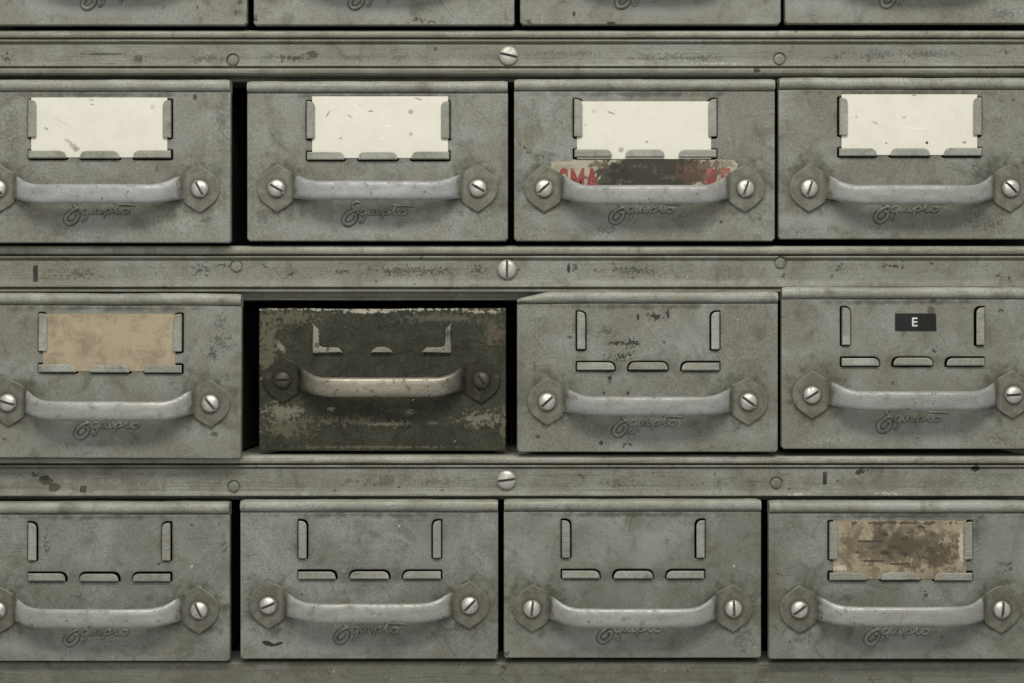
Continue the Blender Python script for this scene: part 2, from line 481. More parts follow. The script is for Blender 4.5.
# cast script lettering under the handle; traced in (x, y down) units of the close-up, 11.38 per mm
def L(*p): return [((x-620)/11.38, -(y-235)/11.38) for x, y in p]
LETTERS = [
    (L((335, 92), (300, 84), (258, 100), (246, 130), (266, 158), (300, 166)), 1.15),
    (L((302, 172), (245, 188), (180, 232), (150, 285), (168, 330), (215, 340), (270, 302), (294, 250), (274, 224), (248, 232)), 1.55),
    (L((412, 178), (378, 168), (344, 190), (340, 220), (364, 230), (400, 206), (412, 178), (398, 235), (376, 295), (346, 322), (328, 304)), .95),
    (L((398, 240), (440, 186), (434, 222), (452, 228), (486, 190), (496, 182), (486, 220), (504, 226), (540, 186)), .9),
    (L((546, 184), (532, 218), (550, 226), (604, 184)), .9),
    (L((612, 176), (596, 228), (576, 288)), .95),
    (L((604, 196), (640, 172), (664, 184), (654, 214), (622, 226), (606, 218)), .95),
    (L((656, 216), (696, 200), (742, 130)), .85),
    (L((748, 118), (726, 190), (728, 222), (752, 224), (790, 190)), .95),
    (L((838, 174), (806, 176), (786, 204), (800, 228), (840, 222), (864, 196), (850, 174), (832, 180), (880, 178)), .95),
    (L((704, 116), (770, 126), (860, 128), (948, 138)), .8),
    (L((546, 158), (552, 160)), .8),
]
def lettering_mesh():
    hi = stroke_mesh('raised_lettering', [(p, r*1.3) for p, r in LETTERS], 1.3)
    lo = stroke_mesh('lettering_foot', [(p, r*1.95) for p, r in LETTERS], .16)
    bm = bmesh.new(); bm.from_mesh(hi); bm.from_mesh(lo)
    me = bpy.data.meshes.new('raised_lettering'); bm.to_mesh(me); bm.free()
    me.polygons.foreach_set('use_smooth', [True]*len(me.polygons))
    return me
LETTERING = lettering_mesh()
def letter_mat():
    nb = NB('lettering_paint'); raw, v = nb.coords(5)
    sx = nb.n('ShaderNodeSeparateXYZ'); nb.l(raw, sx.inputs[0])
    up = nb.math('MULTIPLY', sx.outputs['Y'], -1.0)
    w = nb.noise(v, .09, 4, .6)
    foot_tone = nb.mix(nb.rng(w, .35, .62), (.07, .068, .048), (.14, .14, .108))  # darker tone on the flat outline stroke round each letter
    col = nb.mix(nb.rng(up, .45, .8), foot_tone, nb.mix(nb.rng(w, .36, .58), (.165, .165, .13), (.255, .258, .218)))
    nb.l(col, nb.b.inputs['Base Color']); nb.b.inputs['Roughness'].default_value = .5
    return nb.m

# ------------------------------------------------------------------ drawers
GREEN = dict(base=(.200, .207, .163), lite=(.265, .275, .232), dark=(.135, .134, .10))
tray_m = plain('tray_shade_paint', (.022, .022, .019), .7)  # shade of the gaps painted in: near-black for a grey-green tray
screw_bright = screw_mat('screw_bright', (.62, .60, .53), (.22, .20, .15), .7, .34, 1)
screw_worn = screw_mat('screw_worn', (.46, .45, .39), (.14, .13, .095), .6, .4, 2, .8)
screw_dark = screw_mat('screw_dark', (.07, .065, .045), (.02, .019, .013), .4, .5, 3)
screw_rail = screw_mat('screw_rail', (.50, .49, .42), (.25, .24, .18), .5, .38, 4, .5, 9.7, 4.6)
strap_grey = handle_mat('handle_grey', (.255, .256, .230), (.176, .176, .136), (.17, .165, .13), 1)
strap_lilac = handle_mat('handle_pale', (.285, .285, .268), (.180, .180, .140), (.19, .185, .15), 2)
strap_steel = handle_mat('handle_steel', (.300, .298, .260), (.170, .170, .130), (.16, .155, .12), 3, metal=.3, rough=.40)
strap_bare = handle_mat('handle_bare', (.25, .23, .175), (.032, .032, .021), (.085, .072, .045), 4, metal=.55, rough=.34, wear=.85, wearcol=(.06, .045, .03), bend0=50)
letter_m = letter_mat()

def pk(d, px, py, rx, ry, **o):
    """a mark at a place on the drawer front, in the drawer's own millimetres (t down from lip top)"""
    return ((px-(d['x0']+DW/2), -(py-d['top']), rx, ry), o)

def grime_and_shade(d, R):
    """handled dirt round the bolted plates, plus shade painted round plates and tabs and below the strap"""
    out = []
    G = (.070, .067, .045)
    for sx in (30, 231):
        o = 6 if sx < 99 else -6
        out.append(pk(d, d['x0']+sx+o+R.uniform(-3, 3), d['top']+106, 42+R.uniform(-3, 7), 38+R.uniform(-3, 6), ns=.045, k=1.1, soft=1.0, op=.62, col=(.082, .078, .055)))  # dirt and shade of the plate and strap shoulder, painted together
        out.append(pk(d, d['x0']+sx+o*.5, d['top']+107.5, 35, 36, ns=.12, k=1.0, soft=.75, op=.85, col=G))
    out.append(pk(d, d['x0']+130+R.uniform(-15, 15), d['top']+122, 88, 15, ns=.05, k=1.0, soft=1.0, op=.52, col=(.08, .077, .056)))  # strap shadow painted as a dark band below the handle
    out.append(pk(d, d['x0']+131, d['top']+75, 84, 11, ns=.06, k=1.0, soft=1.0, op=.6, col=(.075, .073, .052)))  # shade round the bottom tabs painted in
    for sx in (64, 198):
        out.append(pk(d, d['x0']+sx, d['top']+40, 11, 30, ns=.08, k=1.0, soft=1.0, op=.6, col=(.075, .073, .052)))  # shade beside the upright tabs painted in
    out.append(pk(d, d['x0']+60+R.uniform(-25, 110), d['top']+143, 80, 14, ns=.04, k=1.0, soft=1.0, op=.55, col=(.285, .297, .268)))
    out.append(pk(d, d['x0']+40+R.uniform(-10, 180), d['top']+50, 40, 34, ns=.035, k=1.2, soft=1.0, op=.42, col=(.28, .29, .262)))
    out.append(pk(d, d['x0']+130, d['top']+15, 128, 4, ns=.10, k=1.3, soft=1.0, op=.75, col=(.065, .062, .042)))  # dark strip along the crease below the lip
    ex = R.choice((3, 258))
    out.append(pk(d, d['x0']+ex, d['top']+90, 9, 80, ns=.07, k=1.3, soft=1.0, op=.4, col=(.09, .08, .05)))
    return out

GROUP = 'label drawers of the cabinet'
D = {}
def add(key, x0, top, bot, depth, label, slots, strap, screwm, marks=(), rot=0.0, **kw):
    D[key] = dict(x0=x0, top=top, bot=bot, depth=depth, label=label, slots=slots, strap=strap, screwm=screwm, marks=marks, rot=rot, kw=kw)

K = dict(k=2.4, ns=.38, soft=.45, bias=.3)      # broken scuff
P = dict(k=.35, ns=.25, soft=.2)      # clean chip
add('a1', -14, -136, 25, 0, 'grey drawer cut off by the top of the photo, leftmost of the top row', (40, -20), strap_grey, screw_worn,
    [(238, 12, 6, 4, dict(K, op=.6)), (240, 2, 3, 3, dict(P, op=.7))])
add('a2', 253.5, -136, 25, 0, 'grey top row drawer with a dark scrape at its lower right edge', (10, 70), strap_grey, screw_worn,
    [(420, 20, 10, 3, dict(K, op=.9)), (432, 21, 7, 2, dict(K, op=.8)), (255, 18, 3, 5, dict(K, op=.8))])
add('a3', 520, -136.5, 24.5, 0, 'grey top row drawer with a small dark speck left of its lettering', (-40, 10), strap_grey, screw_worn,
    [(574, 14, 1.8, 3, dict(P, op=.9)), (611, 23, 5, 1.6, dict(P, op=.9)), (528, 22, 6, 3, dict(K, op=.7))])
add('a4', 785, -137.5, 23.5, 0, 'rightmost grey drawer of the cut off top row', (60, 0), strap_grey, screw_worn,
    [(812, 10, 8, 10, dict(K, op=.4)), (1000, 14, 20, 8, dict(K, op=.4))])
add('b1', -29.5, 80.5, 243, 5, 'leftmost grey drawer with a blank cream card, its left side out of frame', (-50, -62), strap_lilac, screw_bright,
    [(196, 98, 2.2, 3, dict(P, op=.85)), (60, 234, 50, 10, dict(K, op=.35, col=BROWN)), (12, 130, 12, 30, dict(K, op=.35, col=BROWN)),
     (180, 225, 30, 10, dict(K, op=.25, col=PALE)), (222, 120, 6, 30, dict(K, op=.3))])
add('b2', 247, 81, 241, 0, 'grey drawer with a blank cream card marked by thin dark scratches, beside a wide gap', (-30, -30), strap_lilac, screw_bright,
    [(262, 218, 12, 8, dict(K, op=.3)), (380, 232, 40, 6, dict(K, op=.3, col=PALE))])
add('b3', 514, 79, 241, 0, 'grey drawer with a blank cream card above a torn sticker with red letters', (42, 72), strap_grey, screw_bright,
    [(526, 149, 9, 2.2, dict(K, op=.9, ang=-38)), (538, 156, 8, 1.5, dict(K, op=.8, ang=-12)), (721, 222, 1.6, 1.6, dict(P, op=.9)),
     (606, 228, 14, 8, dict(K, op=.5)), (572, 163, 4, 2, dict(P, op=.4))])
add('b4', 778.6, 77.5, 239, 0, 'grey drawer whose blank cream card has a black dot near its lower edge', (72, -45), strap_grey, screw_bright,
    [(806, 226, 22, 10, dict(K, op=.35)), (985, 222, 22, 12, dict(K, op=.4)), (990, 170, 30, 12, dict(K, op=.4)), (860, 92, 30, 3, dict(K, op=.3))])
add('c1', -18.5, 293.5, 457.5, 9, 'grey drawer pulled slightly forward, holding a stained tan card', (-16, -50), strap_steel, screw_bright,
    [(221, 341, 17, 12, dict(k=2.6, ns=.35, bias=.45, soft=.4, op=.75, col=(.08, .08, .06))), (214, 354, 8, 6, dict(K, op=.7)), (195, 370, 5, 4, dict(K, op=.8)),
     (100, 440, 60, 10, dict(K, op=.3)), (216, 433, 4, 2, dict(P, op=.6)), (222, 322, 10, 10, dict(K, op=.4))], rot=-.25)
add('c3', 517, 291.5, 452, 0, 'grey drawer with a bent top left corner and dark paint spots', (42, -36), strap_grey, screw_bright,
    [(655, 316, 12, 5, dict(k=2.6, bias=.4, ns=.45, soft=.2, op=.95)), (668, 314, 1.6, 6, dict(P, op=.9)), (638, 317, 1.6, 4, dict(P, op=.9)), (605, 331, 12, 6, dict(K, op=.5)),
     (616, 343, 14, 3, dict(k=2.6, bias=.4, ns=.5, soft=.2, op=.95)), (632, 343, 8, 6, dict(k=2.6, bias=.4, ns=.5, soft=.2, op=.95)), (664, 342, 1.6, 1.8, dict(P, op=.9)),
     (620, 356, 18, 6, dict(k=2.6, bias=.4, ns=.45, soft=.2, op=.9)), (610, 378, 3.5, 7, dict(K, op=.95)), (604, 393, 1.6, 1.8, dict(P)), (628, 393, 2, 1.8, dict(P)),
     (632, 432, 12, 7, dict(k=2.4, ns=.4, bias=.4, soft=.3, op=.9)), (601, 443, 2.5, 2.5, dict(P)), (627, 444, 7, 3, dict(K)), (535, 367, 1.8, 9, dict(K, op=.8)),
     (540, 325, 20, 26, dict(K, op=.25, col=BROWN))])
add('c4', 781.4, 287, 449, 0, 'grey drawer with empty label tabs and a black letter E strip', (32, 4), strap_grey, screw_bright,
    [(931, 311, 4, 6, dict(k=.4, ns=.3, soft=.2, op=.8, col=(.07, .07, .05))), (898, 347.5, 4, 2, dict(K, op=.7, ang=25)), (934.5, 350.5, 2, 2, dict(K, op=.8)),
     (1001, 311, 4, 2, dict(K, op=.8)), (933, 301, 4, 2, dict(P, op=.8)), (893, 383, 1.6, 2, dict(P, op=.6)), (1000, 440, 24, 8, dict(K, op=.3)), (830, 440, 30, 6, dict(K, op=.3, col=PALE))])
add('d1', -31, 502, 661, 1.5, 'grey drawer with empty label tabs, leftmost of the lowest row', (-55, -64), strap_steel, screw_bright,
    [(47, 543, 3, 16, dict(K, op=.6)), (192, 566, 1.7, 1.7, dict(P, col=PALE)), (224, 545, 4, 16, dict(K, op=.5)), (160, 563, 3, 3, dict(K, op=.7)),
     (14, 562, 8.5, 8.5, dict(k=.1, ns=.1, soft=.35, op=.25, col=(.12, .12, .09), dent=.8)), (90, 540, 30, 16, dict(K, op=.2)), (82, 597, 4, 8, dict(K, op=.5))])
add('d2', 238.7, 500, 659, 0, 'grey drawer with empty label tabs and a black curved paint chip at its lower left', (22, 45), strap_steel, screw_bright,
    [(268, 643.5, 6.5, 2.6, dict(k=.15, ns=.3, soft=.2, op=.97, ang=-14)), (277, 644.2, 7.5, 1.7, dict(k=.15, ns=.3, soft=.2, op=.97, ang=16)),
     (446, 642, 2, 9, dict(K, op=.5, ang=25)), (338, 516, 1.3, 1.3, dict(P, col=PALE)), (399, 526, 1.4, 1.6, dict(P, col=PALE)),
     (498, 653, 3, 5, dict(K)), (344, 571, 2.5, 1.5, dict(P, col=PALE, op=.6)), (250, 500, 3, 40, dict(K, op=.2))], W=258.0)
add('d3', 502.0, 499.5, 658, 0, 'grey drawer with empty label tabs, between the curved paint chip and the torn brown card', (84, 92), strap_steel, screw_bright,
    [(667, 541, 3, 4, dict(K, op=.8)), (734, 566, 1.4, 1.4, dict(P, col=PALE)), (745, 640, 14, 10, dict(K, op=.35)), (755, 590, 5, 30, dict(K, op=.3)),
     (620, 512, 60, 6, dict(K, op=.3)), (506, 654, 4, 4, dict(K)), (700, 520, 30, 10, dict(K, op=.25, col=BROWN))], W=257.5)
add('d4', 767.8, 500.5, 658, 5.5, 'grey drawer holding the torn and smudged brown card, right end of the lowest row', (36, 84), strap_steel, screw_bright,
    [(924, 594, 5, 6, dict(K, op=.8)), (1004, 563, 12, 3, dict(K, op=.7, ang=-10)), (1010, 568, 8, 3, dict(K, op=.7, ang=20)), (835, 545, 6, 36, dict(K, op=.35)),
     (975, 540, 5, 34, dict(K, op=.4)), (845, 596, 10, 5, dict(K, op=.5)), (900, 514, 60, 4, dict(K, op=.4))])

HAND = dict(a1=(108, 5), a2=(108, 6), a3=(108, 5), a4=(109, 6), b1=(109, 6.9), b2=(107.5, 4.1), b3=(109.6, 8.2), b4=(111, 8.2), c1=(109, 7.2),
            c3=(110, 3.8), c4=(107.7, 5.3), d1=(107.4, 5.1), d2=(104.8, 4.8), d3=(108.5, 6.5), d4=(107.5, 3.7))   # screw height below the lip top, sag of the strap
roots = {}
for i, (key, d) in enumerate(D.items()):
    R = random.Random(i*13+5)
    H = d['bot']-d['top']
    cx = d['x0']+DW/2
    root = thing('drawer', d['label'], 'drawer', ((cx-CX)*MM, -d['depth']*MM, (CY-d['bot'])*MM), GROUP)
    root.rotation_euler = (0, math.radians(-d['rot']), 0)
    roots[key] = root
    up = (0, 0, H*MM)                                      # part meshes hang from the lip top
    marks = [pk(d, *m[:4], **m[4]) for m in d['marks']] + grime_and_shade(d, R)
    tint = R.uniform(-.012, .012)
    shaded_row = key[0] == 'd'
    base = (.189+tint-(.022 if shaded_row else 0), .186+tint-(.017 if shaded_row else 0), .145+tint-(.010 if shaded_row else 0))  # light falloff towards the lowest row painted into its base colour
    pm = paint('front_paint', base=base, lite=(.247, .254, .217), dark=(.094, .091, .060), seed=i+1.3, blobs=marks, rough=.48)
    lm = paint('lip_paint_lit', base=(.245, .246, .198), lite=(.35, .353, .300), dark=(.125, .122, .086), seed=i+40.7, rough=.42, speck=.75, streak=.45)  # paler base paints in light from above on the lip, shared by tabs
    link_mesh('front_panel', panel_mesh(H, i, d['kw'].get('W', DW)), pm, root, up)
    link_mesh('lip', lip_mesh(i+.5, key == 'c3', d['kw'].get('W', DW)), lm, root, up)
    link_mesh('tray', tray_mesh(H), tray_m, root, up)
    for tm in TAB_MESH:
        t = share('label_tab', tm, lm, root, up)
        t.location.x += R.uniform(-.35, .35)*MM; t.location.z += R.uniform(-.3, .3)*MM; t.location.y += R.uniform(-.3, .25)*MM
    share('raised_lettering', LETTERING, letter_m, root, ((138-DW/2)*MM, 0.0, (H-134.5+(1.6 if key[0] == 'd' else R.uniform(-.5, .5)))*MM))
    hy, sag = HAND[key]
    h = share('handle', handle_mesh(sag), d['strap'], root, (0, 0, (H-hy)*MM))
    for s, a in zip((-1, 1), d['slots']):
        share('screw', SCREW, d['screwm'], h, (s*SCX*MM, -2.6*MM, 0), (0, math.radians(-a), 0))

# the dark drawer whose lip is missing, set back in the second row
d = dict(x0=259, top=308, bot=451)
W2, H2 = 247.0, 143.0
back = 17.0
sc = 1 + back/1500
W2 *= sc; H2 *= sc
cx = CX + (382.5-CX)*sc; bz = CY + (451-CY)*sc
root = thing('drawer', 'dark olive drawer with worn paint, set back without a top lip', 'drawer', ((cx-CX)*MM, back*MM, (CY-bz)*MM), GROUP)
roots['c2'] = root
OL = (.128, .114, .075)
def q(px, py, rx, ry, **o): return (((px-382.5)*sc, (308-py)*sc, rx, ry), o)
dm = [q(268, 345, 14, 46, k=1.53, ns=0.27, soft=0.50, bias=0.11, op=.85, col=OL), q(290, 316, 34, 10, k=1.87, ns=0.30, soft=0.60, bias=0.13, op=.8, col=OL),
      q(282, 412, 24, 12, k=1.70, ns=0.23, soft=0.50, bias=0.12, op=.85, col=(.19, .175, .125)), q(285, 428, 30, 12, k=2.04, ns=0.28, soft=0.60, bias=0.14, op=.75, col=OL),
      q(345, 421, 60, 6, k=2.21, ns=0.27, soft=0.60, bias=0.16, op=.75, col=OL), q(385, 424, 30, 2.5, k=1.70, ns=0.38, soft=0.60, bias=0.12, op=.8, col=(.2, .185, .13)),
      q(432, 423, 9, 2.4, k=1.02, ns=0.38, soft=0.60, bias=0.07, op=.8, col=OL), q(482, 419, 28, 9, k=2.04, ns=0.28, soft=0.60, bias=0.14, op=.85, col=(.19, .175, .125)),
      q(495, 335, 16, 17, k=2.04, ns=0.28, soft=0.80, bias=0.14, op=.7, col=(.13, .105, .07)), q(503, 425, 5, 22, k=2.04, ns=0.28, soft=0.60, bias=0.14, op=.8, col=OL),
      q(440, 318, 70, 7, k=1.87, ns=0.19, soft=0.80, bias=0.13, op=.6, col=(.13, .125, .09)), q(382, 309.5, 124, 1.5, k=2.21, ns=0.23, soft=0.50, bias=0.16, op=.95, col=(.36, .34, .26)),
      q(366, 311.5, 30, 2.2, k=1.53, ns=0.28, soft=0.50, bias=0.11, op=.95, col=(.40, .38, .30)), q(480, 311.5, 22, 2.2, k=2.21, ns=0.28, soft=0.50, bias=0.16, op=.9, col=(.34, .31, .23)),
      q(331, 409, 5, 3, k=1.36, ns=0.57, soft=0.60, bias=0.10, op=.9, col=(.24, .23, .18)), q(410, 412, 7, 4, k=2.38, ns=0.57, soft=0.60, bias=0.17, op=.8, col=(.2, .19, .14)),
      q(382, 447, 124, 2, k=2.21, ns=0.19, soft=0.60, bias=0.16, op=.7, col=OL), q(281, 347, 4, 9, k=0.85, ns=0.38, soft=0.60, bias=0.06, op=.8, ang=35, col=(.26, .24, .18)),
      q(430, 378, 20, 5, k=2.21, ns=0.38, soft=0.80, bias=0.16, op=.5, col=OL), q(382, 380, 124, 66, k=2.55, ns=0.10, soft=1.60, bias=0.18, op=.28, col=(.10, .10, .07)),
      q(382, 380, 124, 66, k=5.10, ns=0.38, soft=0.60, bias=0.36, op=.0, col=OL)]
dmat = paint('olive_paint', base=(.033, .034, .022), lite=(.052, .052, .035), dark=(.018, .018, .011), seed=77, blobs=dm, rough=.6, grain=.9, speck=.70, bump=.6, spec=.15, scratch=.7)
w = W2/2
ol = [(-w, -1), (-w+1, 0)]
n = 40
for k in range(1, n): ol.append((-w+W2*k/n, -abs(.9*mnoise.noise(Vector((k*.5, 3.3, 0))))-(.8 if 10 < k < 24 else 0)))
ol += [(w-1, .6), (w, -1), (w, -H2+1), (w-1, -H2), (-w+1, -H2), (-w, -H2+1)]
link_mesh('front_panel', plate_mesh('front_panel', ol, (), -9, 0, .9, 2), dmat, root, (0, 0, H2*MM))
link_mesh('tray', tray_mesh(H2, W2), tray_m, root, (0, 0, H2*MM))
tabm = paint('worn_tab_paint', base=(.19, .18, .135), lite=(.30, .29, .23), dark=(.07, .068, .045), seed=12, rough=.42, speck=.62)
def ql(px, py): return ((px-382.5)*sc, (451-py)*sc)
for pts in ([(312.6, 323), (319, 329.5), (319.5, 345.5), (323, 347.2), (338, 347.4), (343.5, 352.8), (313, 353.2)],
            [(451.6, 323), (445.5, 329.5), (445, 345.5), (441.5, 347.2), (426.5, 347.4), (420.8, 352.8), (451.3, 353.2)],
            [(370.5, 353), (374, 348.6), (379, 346.8), (385, 346.8), (390, 348.6), (393.5, 353)]):
    loop = [ql(*p) for p in pts]
    link_mesh('label_tab', plate_mesh('label_tab', rounded(loop, 1.3, 3), (), -1, 3.4, 1.0, 3), tabm, root)
h = share('handle', handle_mesh(6.6), strap_bare, root, ((382-382.5)*MM*sc, 0, (451-380)*sc*MM))
for s, a in ((-1, 2), (1, -58)):
    share('screw', SCREW, screw_dark, h, (s*SCX*MM, -2.2*MM, 0), (0, math.radians(-a), 0))

# ------------------------------------------------------------------ torn sticker with red letters
def local(key, px, py, depth=0.0):
    d = D[key]
    return ((px-(d['x0']+DW/2))*MM, -depth*MM, (d['bot']-py)*MM)

def ragged(pts, amp, seed, step=3.0):
    out = []; R = random.Random(seed)
    for i, p in enumerate(pts):
        a = Vector(p); b = Vector(pts[(i+1) % len(pts)]); m = max(1, int((b-a).length/step))
        for k in range(m):
            c = a.lerp(b, k/m); out.append((c.x+R.uniform(-amp, amp), c.y+R.uniform(-amp, amp)))
    return out
def stk(px, py): return (px-644.5, 241-py)
s_out = ragged([stk(*p) for p in ((551, 162), (572, 161), (574, 160), (700, 159.5), (733, 160), (738, 164), (737, 171), (728, 178), (716, 198), (575, 198), (566, 184), (556, 172), (551, 168))], .5, 4)
tear = dict(col=(.04, .036, .026))
sb = [((stk(655, 172)[0], stk(655, 172)[1], 52, 24), dict(k=.9, ns=.11, soft=.15, op=.96, **tear)),
      ((stk(700, 172)[0], stk(700, 172)[1], 26, 14), dict(k=1.3, ns=.17, soft=.2, op=.85, col=(.11, .07, .05))),
      ((stk(612, 176)[0], stk(612, 176)[1], 22, 14), dict(k=1.4, ns=.2, soft=.2, op=.9, **tear)),
      ((stk(600, 165)[0], stk(600, 165)[1], 10, 4), dict(k=1.4, ns=.2, soft=.2, op=.8, col=(.12, .10, .06))),
      ((stk(566, 168)[0], stk(566, 168)[1], 14, 4), dict(k=1.2, ns=.2, soft=.5, op=.5, col=(.22, .2, .14))),
      ((stk(723, 164)[0], stk(723, 164)[1], 14, 4), dict(k=1.3, ns=.25, soft=.3, op=.6, col=(.15, .12, .08)))]
for fx, fz, fw, fh in ((640, 166, 22, 3), (668, 178, 14, 4), (655, 171, 9, 5), (690, 170, 9, 6), (629, 181, 12, 3), (704, 176, 6, 7)):
    sb.append(((stk(fx, fz)[0], stk(fx, fz)[1], fw, fh), dict(k=2.4, ns=.3, soft=.6, bias=.45, op=.6, col=(.14, .12, .085))))
stick_m = card_mat('sticker_paper', (.40, .37, .275), (.26, .22, .15), 9, .9, sb, .22)
st = link_mesh('torn_sticker', plate_mesh('torn_sticker', s_out, (), .05, .5, .12, 1), stick_m, roots['b3'])
red_nb = card_mat('red_ink', (.26, .055, .05), (.33, .17, .12), 3, .85)
for txt, px, size in (('S', 563.5, 38), ('M', 577.5, 38), ('A', 592, 38), ('R', 712, 38), ('E', 725, 38)):
    me = text_mesh('red_letter', txt, size, .56 if txt != 'M' else .52, 1.1, .1)
    me.materials.append(red_nb)
    o = bpy.data.objects.new('red_letter', me); C.objects.link(o); o.parent = st
    o.location = ((px-644.5)*MM, -.62*MM, (241-195.3)*MM)

# black embossed strip with a white E
tape = paint('black_tape', base=(.012, .012, .012), lite=(.018, .018, .017), dark=(.007, .007, .007), seed=3, rough=.38, grain=.25, speck=.74, scratch=.2, warm=0)
tl = [local('c4', *p) for p in ((895, 313.2), (935.8, 313.5), (936.2, 330.8), (895, 330.6))]
tp = link_mesh('letter_strip', plate_mesh('letter_strip', rounded([(p[0]/MM, p[2]/MM) for p in tl], .5, 2), (), .05, 1.1, .3, 2), tape, roots['c4'])
em = text_mesh('white_letter', 'E', 12.4, 1.05, .16, .12); em.materials.append(plain('white_print', (.62, .62, .57), .6, .15, 2, .5))
o = bpy.data.objects.new('white_letter', em); C.objects.link(o); o.parent = tp
p = local('c4', 914.2, 326.2, 1.2); o.location = p

# ------------------------------------------------------------------ cards in the holders
def card(key, x0, x1, y0, y1, mat, label, seed, torn=None, group=None):
    d = D[key]; cxm, czm = (x0+x1)/2, y1
    bm = bmesh.new(); nx, nz = 30, 14
    hw, hh = (x1-x0)/2, y1-y0
    def top_edge(x): return hh if torn is None else hh - torn*abs(mnoise.noise(Vector((x*.06, seed, 1)))) - .5*torn*abs(mnoise.noise(Vector((x*.25, seed, 8))))
    layers = []
    for back in (0, 1):
        g = []
        for i in range(nx+1):
            col = []
            for j in range(nz+1):
                x = -hw+2*hw*i/nx; z = top_edge(x)*j/nz
                e = min(1, (hw-abs(x))/14)*min(1, z/12)
                dep = .55 + .45*e*(1+mnoise.noise(Vector((x*.03, z*.04, seed)))) - back*.32
                col.append(bm.verts.new((x*MM, -dep*MM, z*MM)))
            g.append(col)
        layers.append(g)
    f, b = layers
    for g in layers:
        for i in range(nx):
            for j in range(nz): bm.faces.new((g[i][j], g[i+1][j], g[i+1][j+1], g[i][j+1]))
    rim = [(i, 0) for i in range(nx)] + [(nx, j) for j in range(nz)] + [(i, nz) for i in range(nx, 0, -1)] + [(0, j) for j in range(nz, 0, -1)]
    for (i, j), (k, l) in zip(rim, rim[1:]+rim[:1]): bm.faces.new((f[i][j], f[k][l], b[k][l], b[i][j]))
    o = link_mesh('label_card', bm_mesh(bm, 'label_card', True, 40), mat, None, ((cxm-CX)*MM, -d['depth']*MM, (CY-czm)*MM))
    o['label'] = label; o['category'] = 'card'; o['group'] = 'cards in the label holders'
    return o
def cb(x0, x1, y1, lst): return [((px-(x0+x1)/2, y1-py, rx, ry), o) for px, py, rx, ry, o in lst]
INK = (.30, .28, .23); CREAM = (.74, .71, .60); CREAM2 = (.65, .60, .49)
B = dict(k=.5, ns=.3, soft=.3, op=.8, col=INK)
W = dict(k=.5, ns=.3, soft=.4, op=.8, col=(.88, .87, .80))
card('b1', 33, 168.5, 98.5, 158, card_mat('card_one', CREAM, CREAM2, 21, .45, cb(33, 168.5, 158, [
    (75, 147, 6, 3, dict(B, ang=-35, op=.6)), (70, 142, 5, 2, dict(B, ang=-30, op=.5)), (48, 129.5, 2.5, 1.2, dict(B, ang=-30)), (94, 105.5, 2, 1, B), (93, 101, 3, 1.5, dict(B, op=.5)),
    (154, 108, 3, 3, dict(B, op=.35)), (66, 124, 16, .6, dict(B, ang=-28, op=.3)), (78, 150, 4, 3, dict(B, op=.7))])),
    'blank cream card with a grey smear at its lower edge, in the leftmost holder', 1.1)
card('b2', 312.3, 448, 96.5, 158, card_mat('card_two', CREAM, CREAM2, 22, .4, cb(312.3, 448, 158, [
    (328, 114, 5.5, .9, dict(B, ang=58)), (350, 116.5, 4, .8, dict(B, ang=-28, op=.7)), (370.5, 111.3, 3.2, 1, dict(B, op=.9)), (340.5, 138.5, 1.8, 1.2, B), (411, 112, 3, 2.4, dict(B, op=.7)),
    (418, 99, 5, 1.1, dict(B, ang=-20)), (357, 106, 4, .9, dict(W, ang=-20)), (388, 126, 4, .7, W), (383, 138, 3, .8, W), (411, 134, 2, 2, dict(B, op=.6)), (360, 106, 2, .8, dict(B, op=.5))])),
    'blank cream card with a few thin dark scratches, in the drawer beside the widest gap', 2.1)
card('b3', 577, 711, 101.5, 159, card_mat('card_three', CREAM, CREAM2, 23, .4, cb(577, 711, 159, [
    (611, 113, 5, 1.1, dict(B, ang=-20)), (594, 111, 3, 2.2, dict(B, op=.35)), (621, 150, 3, 3, dict(B, op=.7)), (646.5, 142, 2, 1.5, dict(B, op=.7)), (585, 125, 1.4, 1.2, dict(B, op=.4))])),
    'blank cream card held above the torn red lettered sticker', 3.1)
card('b4', 841.5, 977, 94.5, 155, card_mat('card_four', CREAM, CREAM2, 24, .5, cb(841.5, 977, 155, [
    (926.5, 143, 1.7, 1.7, dict(B, op=1, col=(.06, .06, .05))), (886, 143, 1.3, 1.2, dict(B, op=.9)), (964, 142.5, 2.4, 1.6, dict(B, op=.8)), (875, 123, 4, 1.6, dict(B, ang=-25, op=.45)), (904, 117.5, 2.4, 1.5, dict(B, op=.5)),
    (856, 117, 2, 2, dict(B, op=.4)), (915, 128.5, 20, .5, dict(W, ang=-3)), (914, 95.5, 3, 1, B)])),
    'blank cream card with small black specks low on it, in the rightmost upper holder', 4.1)
card('c1', 46, 177.5, 314, 371, card_mat('card_tan', (.39, .322, .215), (.245, .187, .12), 25, .95, cb(46, 177.5, 371, [
    (57, 334, 5, 7, dict(K, op=.35, col=(.20, .14, .09))), (150, 352, 16, 8, dict(K, op=.35, col=(.2, .14, .09))), (110, 316, 50, 3, dict(K, op=.35, col=(.24, .19, .13))), (55, 366, 14, 4, dict(K, op=.35, col=(.2, .14, .09))),
    (172, 340, 6, 24, dict(K, op=.4, col=(.48, .40, .29)))]), .12),
    'tan stained card in the drawer pulled slightly forward', 5.1)
SM = (.055, .046, .032)
